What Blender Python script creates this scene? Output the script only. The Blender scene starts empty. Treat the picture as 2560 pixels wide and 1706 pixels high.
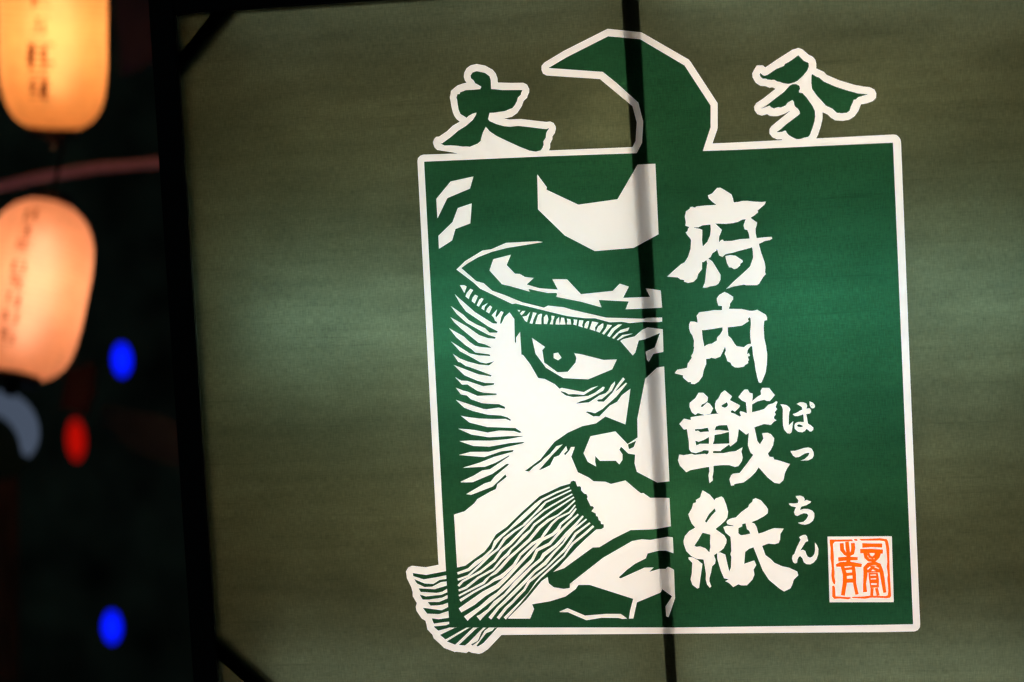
import bpy, bmesh, math, random
import numpy as np
from mathutils import Vector, Matrix
from mathutils.geometry import delaunay_2d_cdt

# ---------------------------------------------------------------- camera, world, exposure
scn = bpy.context.scene
cam_d = bpy.data.cameras.new("camera")
cam = bpy.data.objects.new("camera", cam_d)
scn.collection.objects.link(cam)
scn.camera = cam
cam.location = (0.51270, -2.76783, 0.68954)
cam.rotation_euler = (1.527800, 0.043776, 0.126682)
cam_d.sensor_width = 36.0
cam_d.lens = 50.0
cam_d.clip_start = 0.05
cam_d.clip_end = 200.0
cam_d.dof.use_dof = True
cam_d.dof.focus_distance = 2.79
cam_d.dof.aperture_fstop = 1.0
cam_d.dof.aperture_ratio = 1.35

world = bpy.data.worlds.new("World")
scn.world = world
world.use_nodes = True
bgn = world.node_tree.nodes["Background"]
bgn.inputs[0].default_value = (0.010, 0.013, 0.014, 1)
bgn.inputs[1].default_value = 0.8
scn.view_settings.view_transform = 'Standard'
scn.view_settings.look = 'None'
scn.view_settings.exposure = 0.0
scn.view_settings.gamma = 1.0
scn.cycles.max_bounces = 12
scn.cycles.transmission_bounces = 8
scn.cycles.sample_clamp_indirect = 6.0

COL = scn.collection
rnd = random.Random(7)

# ---------------------------------------------------------------- helpers
def link(name, me, m=None, parent=None, loc=None, smooth=False):
    if m is not None: me.materials.append(m)
    o = bpy.data.objects.new(name, me); COL.objects.link(o)
    if parent is not None: o.parent = parent
    if loc is not None: o.location = loc
    if smooth:
        for p in me.polygons: p.use_smooth = True
    return o

def from_bm(name, bm, m=None, parent=None, smooth=False, loc=None):
    bmesh.ops.recalc_face_normals(bm, faces=bm.faces)
    me = bpy.data.meshes.new(name); bm.to_mesh(me); bm.free()
    return link(name, me, m, parent, loc, smooth)

def empty(name, loc, label, cat, group=None):
    o = bpy.data.objects.new(name, None); COL.objects.link(o); o.location = loc
    o['label'] = label; o['category'] = cat
    if group: o['group'] = group
    o.empty_display_size = 0.05
    return o

def tag(o, label, cat, group=None):
    o['label'] = label; o['category'] = cat
    if group: o['group'] = group
    return o

def mat(name):
    m = bpy.data.materials.new(name); m.use_nodes = True
    nt = m.node_tree; nt.nodes.clear()
    out = nt.nodes.new('ShaderNodeOutputMaterial')
    return m, nt, out

def N(nt, t, **kw):
    n = nt.nodes.new(t)
    for k, v in kw.items(): setattr(n, k, v)
    return n

def objcoord(nt, scale):
    tc = N(nt, 'ShaderNodeTexCoord'); mp = N(nt, 'ShaderNodeMapping')
    mp.inputs['Scale'].default_value = scale
    nt.links.new(tc.outputs['Object'], mp.inputs['Vector'])
    return mp.outputs['Vector']

def noise(nt, vec, scale, detail=3, rough=0.5):
    n = N(nt, 'ShaderNodeTexNoise'); n.inputs['Scale'].default_value = scale
    n.inputs['Detail'].default_value = detail; n.inputs['Roughness'].default_value = rough
    nt.links.new(vec, n.inputs['Vector']); return n.outputs['Fac']

def ramp(nt, fac, lo, hi, a=0.3, b=0.7):
    r = N(nt, 'ShaderNodeMapRange'); r.inputs['From Min'].default_value = a; r.inputs['From Max'].default_value = b
    r.inputs['To Min'].default_value = lo; r.inputs['To Max'].default_value = hi
    nt.links.new(fac, r.inputs['Value']); return r.outputs['Result']

def mul(nt, a, b):
    n = N(nt, 'ShaderNodeMath', operation='MULTIPLY')
    nt.links.new(a, n.inputs[0])
    if isinstance(b, (int, float)): n.inputs[1].default_value = b
    else: nt.links.new(b, n.inputs[1])
    return n.outputs[0]

def tint(nt, rgb, fac):
    n = N(nt, 'ShaderNodeVectorMath', operation='SCALE')
    n.inputs[0].default_value = rgb; nt.links.new(fac, n.inputs['Scale']); return n.outputs[0]

def cloth_mat(name, rgb, see, back, streak, blotch, weave):
    """Dyed cloth lit from behind: diffuse transmission, a little see-through between the threads, diffuse back side."""
    m, nt, out = mat(name)
    st = ramp(nt, noise(nt, objcoord(nt, (1.1, 1, 9)), 3.0, 6, 0.62), 1 - streak, 1 + streak)
    fine = ramp(nt, noise(nt, objcoord(nt, (1.3, 1, 42)), 3.0, 4, 0.6), 1 - streak * 1.6, 1.02, 0.25, 0.42)
    st = mul(nt, st, fine)
    bl = ramp(nt, noise(nt, objcoord(nt, (2.2, 1, 3.2)), 1.7, 4, 0.6), 1 - blotch, 1 + blotch)
    w1 = ramp(nt, noise(nt, objcoord(nt, (560, 1, 60)), 1.0, 2), 1 - weave, 1 + weave)
    w2 = ramp(nt, noise(nt, objcoord(nt, (70, 1, 520)), 1.0, 2), 1 - weave * .8, 1 + weave * .8)
    fac = mul(nt, mul(nt, st, bl), mul(nt, w1, w2))
    tr = N(nt, 'ShaderNodeBsdfTranslucent'); nt.links.new(tint(nt, rgb, fac), tr.inputs['Color'])
    df = N(nt, 'ShaderNodeBsdfDiffuse'); df.inputs['Color'].default_value = (*back, 1)
    ad = N(nt, 'ShaderNodeAddShader'); nt.links.new(tr.outputs[0], ad.inputs[0]); nt.links.new(df.outputs[0], ad.inputs[1])
    rf = N(nt, 'ShaderNodeBsdfRefraction'); rf.inputs['IOR'].default_value = 1.25; rf.inputs['Roughness'].default_value = 0.55
    nt.links.new(tint(nt, tuple(min(1, c * 1.0) for c in rgb), fac), rf.inputs['Color'])
    mx = N(nt, 'ShaderNodeMixShader'); mx.inputs[0].default_value = see
    nt.links.new(ad.outputs[0], mx.inputs[1]); nt.links.new(rf.outputs[0], mx.inputs[2])
    nt.links.new(mx.outputs[0], out.inputs['Surface'])
    return m

def solid(name, rgb, rough=0.6, metal=0.0, var=0.15, scale=30.0, vec=(1, 1, 1), spec=0.3, bump=0.0):
    m, nt, out = mat(name)
    p = N(nt, 'ShaderNodeBsdfPrincipled')
    nz = noise(nt, objcoord(nt, vec), scale, 5, 0.6)
    nt.links.new(tint(nt, rgb, ramp(nt, nz, 1 - var, 1 + var)), p.inputs['Base Color'])
    nt.links.new(ramp(nt, nz, rough - .08, rough + .08), p.inputs['Roughness'])
    p.inputs['Metallic'].default_value = metal
    p.inputs['Specular IOR Level'].default_value = spec
    if bump:
        b = N(nt, 'ShaderNodeBump'); b.inputs['Strength'].default_value = bump; b.inputs['Distance'].default_value = 0.002
        nt.links.new(nz, b.inputs['Height']); nt.links.new(b.outputs[0], p.inputs['Normal'])
    nt.links.new(p.outputs[0], out.inputs['Surface'])
    return m

def emit(name, rgb, s):
    m, nt, out = mat(name)
    e = N(nt, 'ShaderNodeEmission'); e.inputs[0].default_value = (*rgb, 1); e.inputs[1].default_value = s
    nt.links.new(e.outputs[0], out.inputs['Surface'])
    return m

# ---------------------------------------------------------------- materials
K = 1.0
M_OLIVE = cloth_mat('olive_dyed_cloth', (0.0370, 0.0430, 0.0275), 0.86, (0.03, 0.033, 0.024), 0.13, 0.18, 0.18)
M_GREEN = cloth_mat('green_dyed_cloth', (0.0072, 0.0345, 0.0175), 0.86, (0.004, 0.012, 0.006), 0.13, 0.14, 0.20)
M_WHITE = cloth_mat('white_cloth', (0.62, 0.65, 0.82), 0.16, (0.62, 0.62, 0.62), 0.015, 0.01, 0.01)
M_ORANGE = cloth_mat('orange_seal_ink', (0.95, 0.085, 0.002), 0.25, (0.3, 0.06, 0.01), 0.01, 0.03, 0.01)
M_BLACK = solid('black_painted_steel', (0.010, 0.011, 0.012), 0.5, 0.0, 0.3, 40, spec=0.4, bump=0.2)
M_PLY = solid('pale_plywood', (0.50, 0.32, 0.17), 0.8, 0.0, 0.10, 6, (1, 1, 8))
M_POST = solid('brown_timber', (0.50, 0.40, 0.33), 0.8, 0.0, 0.18, 10, (8, 8, 1))
M_REAR = solid('pale_timber', (0.66, 0.58, 0.52), 0.8, 0.0, 0.12, 10, (8, 8, 1))
def glow(kind, s): return emit(kind + '_tube_glow', {'cool': (0.70, 1.06, 1.10), 'neutral': (0.88, 1.02, 1.04), 'warm': (1.0, 0.84, 0.52)}[kind], s)
M_CAP = solid('tube_end_cap', (0.5, 0.5, 0.5), 0.4, 0.8)

# ---------------------------------------------------------------- the lit cloth sign
# flat print of the cloth: every outline is in millimetres on the cloth (x to the right, z up), later ones lie over earlier ones
PR = []
def P(name, ink, s):
    v = np.array(s.split(), float).reshape(-1, 2) / 1000.0
    PR.append((name, ink, v))

XL, XR, ZB, ZT = -0.500, 1.310, -0.172, 1.252
P('white_outline','w','405.6 934.9 242.6 937.5 67.6 941.4 -4.4 942.8 -10.5 941.3 -15.3 937.1 -16.9 931.2 -15.5 713 -12.4 139.2 -10.2 75.1 1.9 3 19.5 -8.8 107.9 -13.4 841.9 -16.4 906.3 -15.8 912.8 -13.3 916.5 -8.2 917.3 -2.3 916.7 45 910.2 915.4 909.6 920.5 907.3 925.6 902.5 930.2 897.7 931.5 842.6 931.7 595.7 933 558.6 933.5')
P('white_outline','w','68 940.8 49.9 945.1 23.5 950.6 18.4 955.8 16 964.1 15.8 966.4 18.4 972.2 22.4 976.2 28.5 976.5 44.2 985.7 56.8 996.2 70.9 1003.3 65 1008.4 60.7 1014.7 58 1022.3 55.8 1032.8 54.7 1042.6 53.3 1050.9 55.1 1058.2 56.2 1064.1 61.7 1068.3 69.5 1073.7 80.3 1076.8 87.9 1077.8 84.4 1083.3 82.9 1090 84.3 1098.1 89.2 1106 97 1111 109.2 1112.9 125.6 1108.9 140.3 1099.9 146 1092.1 148.9 1083 149 1074.6 173.7 1072.3 199.2 1071.1 206.5 1066.9 210.3 1057.8 209.6 1051.9 206.3 1045.5 205.4 1041.8 198.4 1036.3 194.2 1026.2 184.7 1013.4 173.8 1006.6 157.9 1004.1 169.1 1001.7 191.7 1001.4 218.5 996.6 240.8 992.8 248.3 993.4 254.8 990.1 258.6 983.2 258.8 978 256.2 970.1 251.5 964.4 251.3 959.2 246.4 950.6 246.1 943.2 243.6 937.4 243.2 928.5 67.7 935.1')
P('top_left_character','g','108.6 1099.3 125 1094.9 133.7 1087.7 135.7 1080.1 135.6 1062.8 141.7 1062.3 158.1 1059.5 197.1 1057.4 194.1 1051.4 193.7 1048.5 187.2 1042.9 185.7 1037.1 181.6 1029.9 175.6 1023.1 173 1022.7 160.8 1018.5 138.1 1016.4 130.6 1016.9 127 1004.9 129.8 1001 143.1 994.3 158 989.4 170 987.8 185.1 988.5 203 985.7 226.8 981.3 240.2 979.1 246.2 981 239.8 971.7 238.7 962.9 233.5 955.8 233.9 949.1 231.1 942.6 227.2 938.3 217.4 936.6 205.5 939.2 186.3 948 164.2 959.3 142.1 971.3 128.9 981 121.8 990.3 115.2 978.7 111.7 968.5 110.7 963.4 104.5 958.5 96 955.7 88.3 953 83 954.1 74.7 954.2 62.6 956.6 50.5 958.2 38.3 958.4 30.6 962.6 34 963.1 51.3 974.1 67 985.9 82.6 994.3 96.7 1005.1 103.2 1014.4 104.6 1018.8 97.3 1017.3 89.5 1013.7 84.3 1009.6 81.9 1011.9 73 1017.7 69.6 1026.1 68.1 1036.6 67.5 1045.6 66.2 1050.1 68.4 1056.7 73.3 1057.1 73.9 1060.1 85.8 1063.8 100.9 1063.7 114.2 1063.9 116.3 1068.7 104.5 1076.1 101.7 1081.5 96.6 1086.2 96.1 1091.5 100.2 1097.1')
P('white_outline','w','235.9 1094.1 236.3 1101.4 242.1 1107.5 280.2 1127.2 367 1164.2 431.8 1153.2 519.9 1095.6 523.4 1090.8 571.2 1009.6 569.4 961.5 558.4 933.4 557.9 921 405.2 925.7 405.6 934.9 412.2 946.5 415.8 982.1 408.8 1013.7 348.3 1069.3 245.7 1082.4 238.4 1086.5')
P('white_outline','w','689.9 927 690.2 934.5 680.9 934.7 672.4 938.9 666.9 946.4 667.2 954.4 671 960 683.5 969.4 707.1 986.9 704.2 986.3 696.9 982.4 683.9 978.8 675.3 978.9 668.1 980.5 663.9 983.6 653.8 981.3 645.2 984.7 640.5 992.2 640 999.5 644.6 1005.8 656.3 1012.4 681.4 1030.4 675.8 1033.6 670 1033.3 662.9 1036.6 652.9 1037.9 644.5 1044.2 639.1 1054.7 638.7 1062 642.5 1069 647.8 1076.6 658.6 1076 663.5 1071.7 687.7 1086.4 715.4 1102 726.9 1104.6 733.9 1101.5 745 1090.7 753.3 1085.9 757.4 1079.9 758.6 1073.3 758.3 1064 772.3 1056.6 777.8 1050.5 800.1 1039.1 828.1 1028.8 844.9 1024.6 856.2 1022.7 864.5 1017.9 867.7 1010.6 866.8 1002 861 996.6 849.5 993 838.9 991.9 833.6 979.5 826.2 969.9 816 964 804.7 962.8 790.5 964.4 782.2 970.3 776.7 976.3 767.3 981.2 766.8 969 763.1 954.7 756.9 937.7 753.1 931.9 752.9 924.9')
P('top_right_character','g','725.7 1091.2 730.5 1085.9 736 1079.8 744.4 1075.7 744.9 1069.1 741.8 1061.4 733.6 1051.8 723.3 1043.1 716.1 1039.9 706 1038 696.1 1039.9 689 1043 684.7 1044 679.1 1047.6 674.8 1047.2 667 1048.7 663.4 1050.6 657.7 1051 653.5 1055.3 652.2 1059 653.8 1062.5 657.9 1057.9 661.5 1056.2 666.5 1057.4 684.1 1067.9 698.6 1072.7 700.2 1076.3 707.5 1079.4 716.2 1084.6')
P('top_right_character','g','707.3 1034.6 713.1 1037.2 720.3 1037 725.9 1033.5 727.4 1027.6 724.8 1023.5 725.4 1020.5 731.1 1019.8 739.3 1009.6 748.8 994.6 753.4 984.2 753.5 972.6 751.3 962.6 747.3 951.3 742.7 940 738.9 935.8 731.1 934.8 724.5 932.7 716.7 933 709.6 936.8 702.6 941.5 699.2 946.1 697.2 950.5 690 948 679.9 948.2 688.7 953.9 697.6 961.4 709.3 969.4 721.1 977.4 724.8 980.8 724.9 984.4 721.5 990.4 716.7 994.3 714.7 999.5 714.6 1003.8 712.1 1007.3 703.4 1003 698.9 997.5 690.2 994.4 684.5 995.5 677.2 993.3 672.2 995.5 668.8 999.3 661.5 996.8 651.3 994.1 664.5 1001 679.3 1011.7 696.9 1023.7')
P('top_right_character','g','750.1 1054.4 759.2 1048.1 762.7 1047.1 771.7 1038.7 792.6 1028 813.6 1019.6 834.6 1012.5 853.6 1009.7 834.4 1005.4 830 1001.3 825.8 1000.8 823.4 994.5 819.7 987.5 818 981.1 812.2 977.2 803.7 976.7 793.8 978.2 785.6 986.7 774.4 992.4 756.6 1014.3 749.2 1026.3 748.1 1037.9 748.9 1050.9')
P('white_outline','w','6.5 128.6 -12.8 129 -38.2 124.6 -65.9 128 -73.9 124.9 -78.8 117.3 -77.5 103.1 -69.3 84.4 -67.2 74.7 -67.5 67 -59.8 52.7 -62.4 45 -61.2 37.3 -51.5 21.7 -44 17.1 -41.8 7.4 -40.9 -0.4 -31 -11.4 -28.8 -18.5 -15.2 -31.6 -9 -38.1 12.6 -46.7 15.2 -46 35.7 -48.8 41 -45.7 46 -48.3 61.3 -51 67.8 -49.1 79.7 -41.6 107.9 -13.4 108.4 -0.9 20.9 23.3')
P('moustache','g','3.3 116.5 -38.3 109.3 -65.6 113.6 -64.6 107.4 -43.9 100.3 -17.9 104.1 3.6 108.2')
P('moustache','g','3.3 100.9 -11.7 98.8 -24.3 91 -41.7 92 -63.3 101.4 -57.9 92.5 -42.7 84.8 -27.2 85.4 -9.3 94.1 3 95.4')
P('moustache','g','3.9 87.7 -22.2 80.4 -55.1 82.6 -50.9 75.1 -19.3 72.7 -7 75 3.6 81.3')
P('moustache','g','4 74.2 -9.2 68.9 -41 66.2 -53.8 70.4 -47.8 59.6 -34.8 59.4 -8.2 62.9 3.7 68.4')
P('moustache','g','4 62 -14.4 54.6 -38.3 54.9 -32.2 47.1 -16.6 47.6 -6.9 49 4.3 53')
P('moustache','g','4.5 44.7 -10 37.8 -48.5 43.5 -40.1 31.2 -16.2 29.8 4.8 36.3')
P('moustache','g','5.4 22.8 -17.3 19.7 -31.4 22 -27.4 10.7 -13.1 12.8 5.1 14.5')
P('moustache','g','5.5 10.6 -3 7.5 -28.3 5.3 -19 -3.6 -0.7 1.1 5.8 3.2')
P('moustache','g','14.8 2.2 -16.2 -12 -5 -21.4 39.3 2.5')
P('moustache','g','43.8 1.8 -3.2 -25.3 13.9 -32.3 52.1 2.1')
P('moustache','g','60.5 1.6 54.5 -2.8 20.9 -33 33.8 -34 41.8 -27.7 64.6 -5.5 72.7 2.1')
P('moustache','g','77.1 1.4 68.4 -6.8 59.9 -24.7 45.4 -32.2 49.2 -34.2 62.5 -24.7 75 -4.3 84.2 2')
P('moustache','g','94.4 0.6 90.3 -4.5 77.3 -9.5 56.2 -35.2 60 -36.2 71.3 -29.3 100.8 1.5')
P('green_field','g','-3.9 929.3 -2.6 712.5 1.8 139 2 115.9 3.9 3 4.1 2.5 185.7 0.4 460.8 -2.9 842.4 -2.6 904.5 -2.1 895.8 916.6 595.2 919.1 419.7 923 242.1 926.5')
P('green_field','g','249.1 1096.4 285.3 1114.9 367.3 1150 428.5 1140.6 511.3 1085.2 558 1005.9 556.4 964.9 539.7 919.7 539.2 907.4 412.5 914.3 412.8 922 424.3 942.2 428.1 982.3 420.4 1019.5 380.2 1059.5 354.4 1082.5')
P('helmet_highlight','w','92.9 894.9 47.3 887.6 17.2 855.1 17.8 817 39.3 855.6 85.1 871.8')
P('helmet_highlight','w','87.1 842.7 59.1 834.9 47.5 808 18 782.4 18 756.8 45 772.2 52.5 794.3 82.6 803.8')
P('crest_highlight','w','218.9 892.3 236.4 866.7 235.4 861.9 296.4 829.5 372.9 836.3 414.2 900.8 448.2 900.8 449.1 765.1 400.2 741.1 324.8 738.3 267.5 771.3 217.4 824.5')
P('helmet_rim','w','224 760.4 214.5 762.5 151.5 762.2 121.7 751 104.5 749.4 68.7 730.1 51 714.5 84.3 687.1 96.1 675 158.1 642.3 165.7 643 228.3 624.8 266.2 614.1 299.7 608.7 319.8 607.7 348 598.8 372 598.9 386.3 595.7 413.1 597.1 437.4 595.6 449.3 595.9 449.6 604 420 604.6 413.8 602.9 341.7 608 273.5 626.7 259.7 631.5 228.9 636.1 220.8 632.4 178.1 644.8 143.6 660.6 120.1 669.9 103.7 685.4 89.6 689.8 60.5 717 73.5 725.7 95.7 737.1 122.4 746 153.3 752.4')
P('helmet_highlight','w','125.1 731.5 160.1 738.7 150.7 718.8 166.6 701.3 176 700.3 186.1 693.9 203.1 691.3 188.6 679.2 213.2 670.8 249.6 666.5 239.5 687.3 268.4 685.7 294.4 655.6 356.6 659.4 370.5 672.9 387.8 666.4 375.9 645.2 428.3 644.6 420.4 661.8 449 656.4 450.3 623 379.8 622.7 386.7 637.7 328.2 643.2 333.3 628.4 294.3 641 245.4 652.8 248 657 246.8 660.3 229.9 660.8 225.8 661.7 211.8 665.1 192.8 670.4 191.8 668.4 194.8 664.7 155.7 677.6 140 681.8 116.4 709.9')
P('brow_stitch','w','56.5 683.3 65.3 683.1 69.7 680.1 64.6 667.6')
P('brow_stitch','w','76.7 675.6 82.3 672.8 75.2 662.4 72.6 655.4 66.6 661 69.1 667.2')
P('brow_stitch','w','85.6 663.6 91.4 660.6 84.2 646.2 78.4 651.2 80.5 657.6')
P('brow_stitch','w','98.4 656.5 102.3 654.5 92.1 639.5 88 642.6 93.7 653.7')
P('brow_stitch','w','110.5 646.4 103.8 638.6 102.4 632.2 96.9 635.7 99.2 640.8')
P('brow_stitch','w','114.6 641.2 118.4 638 112.2 625.5 105.9 629.5 108.8 635.6')
P('brow_stitch','w','168.4 630.3 174 629.5 171.4 625.9')
P('brow_stitch','w','177.9 627.7 183.9 627.6 179.3 622 175.8 619.3 173.1 622.8')
P('brow_stitch','w','177.8 616.6 186 617.8 193.1 625.4 189.2 614.8 186.2 605.6 182.2 608.3')
P('brow_stitch','w','198.7 624.2 206 622.6 199.2 610.5 196.6 601.6 191.2 603.1 196 614.6')
P('brow_stitch','w','208.6 618.5 213.3 620.8 216.4 620.3 214.5 610.4 214.3 600.3 202.2 601.4')
P('brow_stitch','w','224.3 618.8 226.7 617.8 228.4 609.3 225.4 600.1 219.2 600.5 219.7 613.6')
P('brow_stitch','w','234.8 616.3 241.1 614.9 237.7 606.3 236.9 598.8 230.9 599.6 234.7 608.7')
P('brow_stitch','w','249.7 613.5 249.5 604.7 250.1 598.3 241.9 598.8 244.6 608.3')
P('brow_stitch','w','254 611.8 259.3 610.8 261.6 597.8 250.7 598.5')
P('brow_stitch','w','264.7 609.2 271.8 607.8 272.8 597.3 263.9 598 265.8 604.1')
P('brow_stitch','w','277.7 607.2 285 606.1 282.9 595.2 276.6 597.5 278.7 602.4')
P('brow_stitch','w','288.7 605.2 296.9 604.2 294.1 595.1 295.3 590.8 286.7 594')
P('brow_stitch','w','303.9 602.5 308.1 602.7 306.7 595.7 303.7 588 297.8 590.2 299.8 597.7')
P('brow_stitch','w','314 601.8 326 598.9 318.9 589.6 319.4 582.7 308.1 586.9')
P('brow_stitch','w','333.4 596.9 335.7 596.2 334.8 589.6 327.6 579.4 320.8 582.6 325.3 591.6')
P('brow_stitch','w','343.3 594.5 352.2 592.8 344 584.2 335.8 575 332.2 577.4 339.7 586.6')
P('brow_stitch','w','364 593.7 371.8 593.7 356.8 582.6 346.8 570.1 342.1 572.7 351.9 586.1')
P('brow_stitch','w','368.5 582.9 385.7 587.2 382.7 581 364.9 576.7 355 566.2 351.4 568 359.9 576.3')
P('brow_stitch','w','371.5 573 391.8 575.1 375.3 570.1 362.4 563 360.3 564.3')
P('nose_patch','w','301.3 377.3 350.4 385.4 373.2 359.7 393.2 372.3 394.2 408.8 412.5 486.5 436.1 506.9 449.8 509 451.3 284.8 427.9 283.1 389.1 305 385.3 321.9 387.1 338.8 373.8 341.4 360.2 355.3 356.6 349.2 362.4 340 361.8 329.3 355.4 320.5 348.9 328 317.8 328.6 309 338.4 308.2 326.9 310 317.5 294.1 327.2 286.4 344.2')
P('green_field','g','373.7 358.9 390.1 365.9 384.9 353.5 375.3 349.6')
P('eye_patch','w','276 541.3 291.6 537.9 333.2 525.7 358.9 525.9 349 507 301.4 489 253.2 493.1 238.9 502.1 219.4 514.9 200.3 542.9 194.6 574.3 219.5 555.4 213.8 549.5 216.5 525 241.6 505.1 241.2 504.8 262.1 505.2 278.1 522.7 280.1 531 279.2 535.5')
P('eye_patch','w','235.9 542.1 244.7 543.5 251.1 533.1 244.1 528.3 235.7 533.1')
P('brow_patch','w','367.1 561.6 372.2 564.8 395.2 569.3 410.2 581.5 421.2 585.8 450.1 581.1 449.5 537.3 429.9 534.3 420.4 518.9 417.3 523.2 416.9 528.3 415.1 538.9 433.4 546.6 444.5 574.1 414.4 563.2 402.7 561.2 395.1 538 390.2 532.6')
P('cheek_patch','w','45.6 665.7 55 647.4 66.3 631.1 90.2 613.8 109 600 127.3 589.9 126.6 587.1 111.3 587.7 102.5 596.9 86.9 604.3 70.7 614 60.3 625.1 36.3 643.4 47.2 627.4 65.9 609.1 91.5 593.3 108.2 583.6 122.8 578.5 121.9 575.2 107.3 576.9 89.9 583.8 66.7 601.7 34.6 621.4 41.9 610.6 55.1 597.6 81.5 574.5 87.6 569.1 100.5 565.3 112.8 559.1 112.5 557.4 92.3 560.1 81.6 562.9 69.9 571.5 59.5 582.1 31 599.7 44 581.6 62.7 564.4 73.8 556.6 80.9 549.6 107.6 545.4 110.8 543.7 110.1 541.5 87 543.9 70 548.3 33.5 573.5 50.2 553.5 67.5 543.8 90.4 529.9 101.7 527.3 118.2 531.2 107.2 523.1 87.3 525.7 64.7 532.6 50.1 538.8 36.1 548.7 45.8 532.7 51.4 530.8 60.8 523.6 67.6 521.7 111.5 503.7 110 501.1 85.3 506.3 36.6 526.8 57.1 505.6 82.4 493.9 97.7 489.1 116.3 488 115 484.6 93.9 482.5 62.9 494 50.4 495.2 38.4 502.5 51.7 487.2 62.4 487.2 81 474.1 93.4 469.7 119.8 467.3 119.7 464.5 81.6 463.8 61.4 473.2 54 475 38.8 481.5 48.5 467.9 60.5 465.2 68.2 457.5 89 449.5 99.8 448 123.8 446.1 134.9 440.6 135.6 436.4 122.3 439.3 98.7 436.7 91.4 437.8 37.7 457.4 53.6 441.5 69.4 434.7 99.4 426.2 126.2 423.6 139.7 419.5 146 414.5 144.8 412.3 135.6 416.5 109.9 417 83.6 418.9 60.2 422.3 46.4 425.6 63.2 411.6 98.3 401.7 154.2 398 166.6 389.1 161.7 388 151.6 391.8 122 393.9 98.4 390.6 73.4 396.2 62 397.9 40 400 66.1 387.6 101.4 381.2 136.9 382.4 173.2 381.8 137.8 376.3 102.2 374.3 63.3 375.9 41.4 375.2 68.5 365 100.6 362.6 143.2 368.8 172 370.2 167 367 133.7 360.5 99 352.4 62.3 353.1 39.2 347.8 89.3 342.1 124.2 352.8 148.6 354.7 147.5 351.4 108.8 341.9 79.7 331.3 46.1 322.1 90.2 323 111.7 330.4 139.8 344.7 139.5 342.5 99.7 317.6 84.1 315.7 67 305.9 40 294.5 41.1 293 64.1 292.9 103.9 308.4 132.8 327.2 137.9 327.8 137.6 325.5 109.4 303.7 100.3 293.2 88.1 290 50.1 269.3 60.1 267.9 103.9 283.4 130.2 307 132.4 301.7 113.3 287.7 110 277.8 100 273.8 71.8 259 65.6 250.8 44.8 235 23.7 229.2 24.5 170.6 25.2 123.2 25.7 121.7 78.2 94.9 158.5 93.6 210.5 108.7 216.9 110.9 238.5 118 279.4 146.2 296.6 158.1 309.8 158.3 337.6 174.5 372.3 190.9 417.5 191.4 450.7 196.8 450.2 252 413 253.2 400.1 263 395.2 262.6 386.6 269.7 366.1 288.6 337.8 282.3 326.8 287.1 303.8 288.5 294.5 296.1 273.5 307.2 261.9 338.3 269.8 357.1 262.1 357.2 259 350.8 249.9 341.1 248 344.4 255 351 252.9 359.5 243.6 348.4 238.2 341.2 228.3 338 219.7 322.4 206.9 316.5 196.6 312.8 224.5 342.6 246.1 363 233.2 359.4 220.6 345 207.8 335.7 201.8 329.7 186.6 319.8 177.1 311 169 312.4 200.9 334.8 217.6 354.2 230.2 368.5 257.1 385.7 286.3 397.7 313 402.3 332.2 415.2 370.5 398.5 379.2 446.3 383 467.9 365.6 455.6 356.1 443.1 341.9 436.3 320.3 415.6 313 416.4 308.5 416 293.9 425.1 297.1 426.1 304.3 424.6 311.9 422.1 326.5 429.8 334 436 354.8 453.1 376.8 478.4 374.9 480 355.9 464.6 354.8 465.7 373 486.7 369.5 490.5 356.9 475 347.3 460.7 330.4 444.2 319 444.8 316.8 447.1 319.4 448.9 326.7 449.6 346.4 465.2 353.3 477.9 353.3 483.2 345.7 475.9 340.3 466 334.4 460.6 322.5 457 301.2 443.9 276.4 442.2 277 443.5 286.2 447 293 448.4 304.4 452.6 329.6 465.8 333.5 472.1 329.9 473.6 313.8 462.4 300.1 456.6 270.7 455 256.8 458.6 246.4 466.3 247 467.8 255.9 464.9 262 461 271.5 461.3 291.7 458.8 300.4 464 320.3 475.4 307.4 472.1 291.9 464.2 249 474.1 244.4 472.5 235.6 481.8 216.2 492.7 203.3 495 188.6 523 175.8 541 172.2 542.2 171.6 587.1 163.5 576.4 163 565.5 160.4 566.4 161.3 612.6 152.5 626.1 142.2 617.3 135.6 604.6 132.5 604.7 135.4 617 140.7 626.7 135.9 629.2 125.9 616.8 124.1 619.7 128.1 632.9 116.8 621.7 121.1 616.4 123.1 610.7 127.5 607.1 126.3 604.9 118.4 605.8 84 629.2')
P('chin_patch','w','205.1 101.2 206.8 88.4 216.6 80.2 235.9 76.7 248.3 78.3 248.7 86.8 315.9 137 374 169 393.3 172.2 409.8 170.4 443 175.9 453.6 174.8 453.8 143.6 439.7 149.1 426.3 149.4 403.5 144.2 399.7 134.6 378.3 124.4 361.3 112.3 344.9 97.6 349.2 95.8 396.3 116.1 414.1 116.2 405 107.7 424.9 113 437 112.8 442.4 117.4 453.4 111.3 453.4 55.3 439.4 17.6 435.1 19.5 434.2 38.9 447.9 58.9 429.4 73.3 425.7 66.7 378.8 48 370.5 16.2 362.1 16 365 31.9 372.1 55.1 287.4 84.1 265.4 84.4 259.7 76.3 238.8 61.7 208.3 52.8 187.8 49.1 208.1 52.7 171.9 47.3 175.3 37.7 166.7 18.6 122 19.2 144.7 41 161.5 56.9 192.8 93')
P('chin_patch','w','225.7 31.7 241.9 38.4 276 23 317.5 25.8 346.4 25.4 358.3 16.1 348.6 15.6 341.7 17.7 308.4 18.5 278.3 13.9 242.3 30.4 226.9 30.6')
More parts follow.
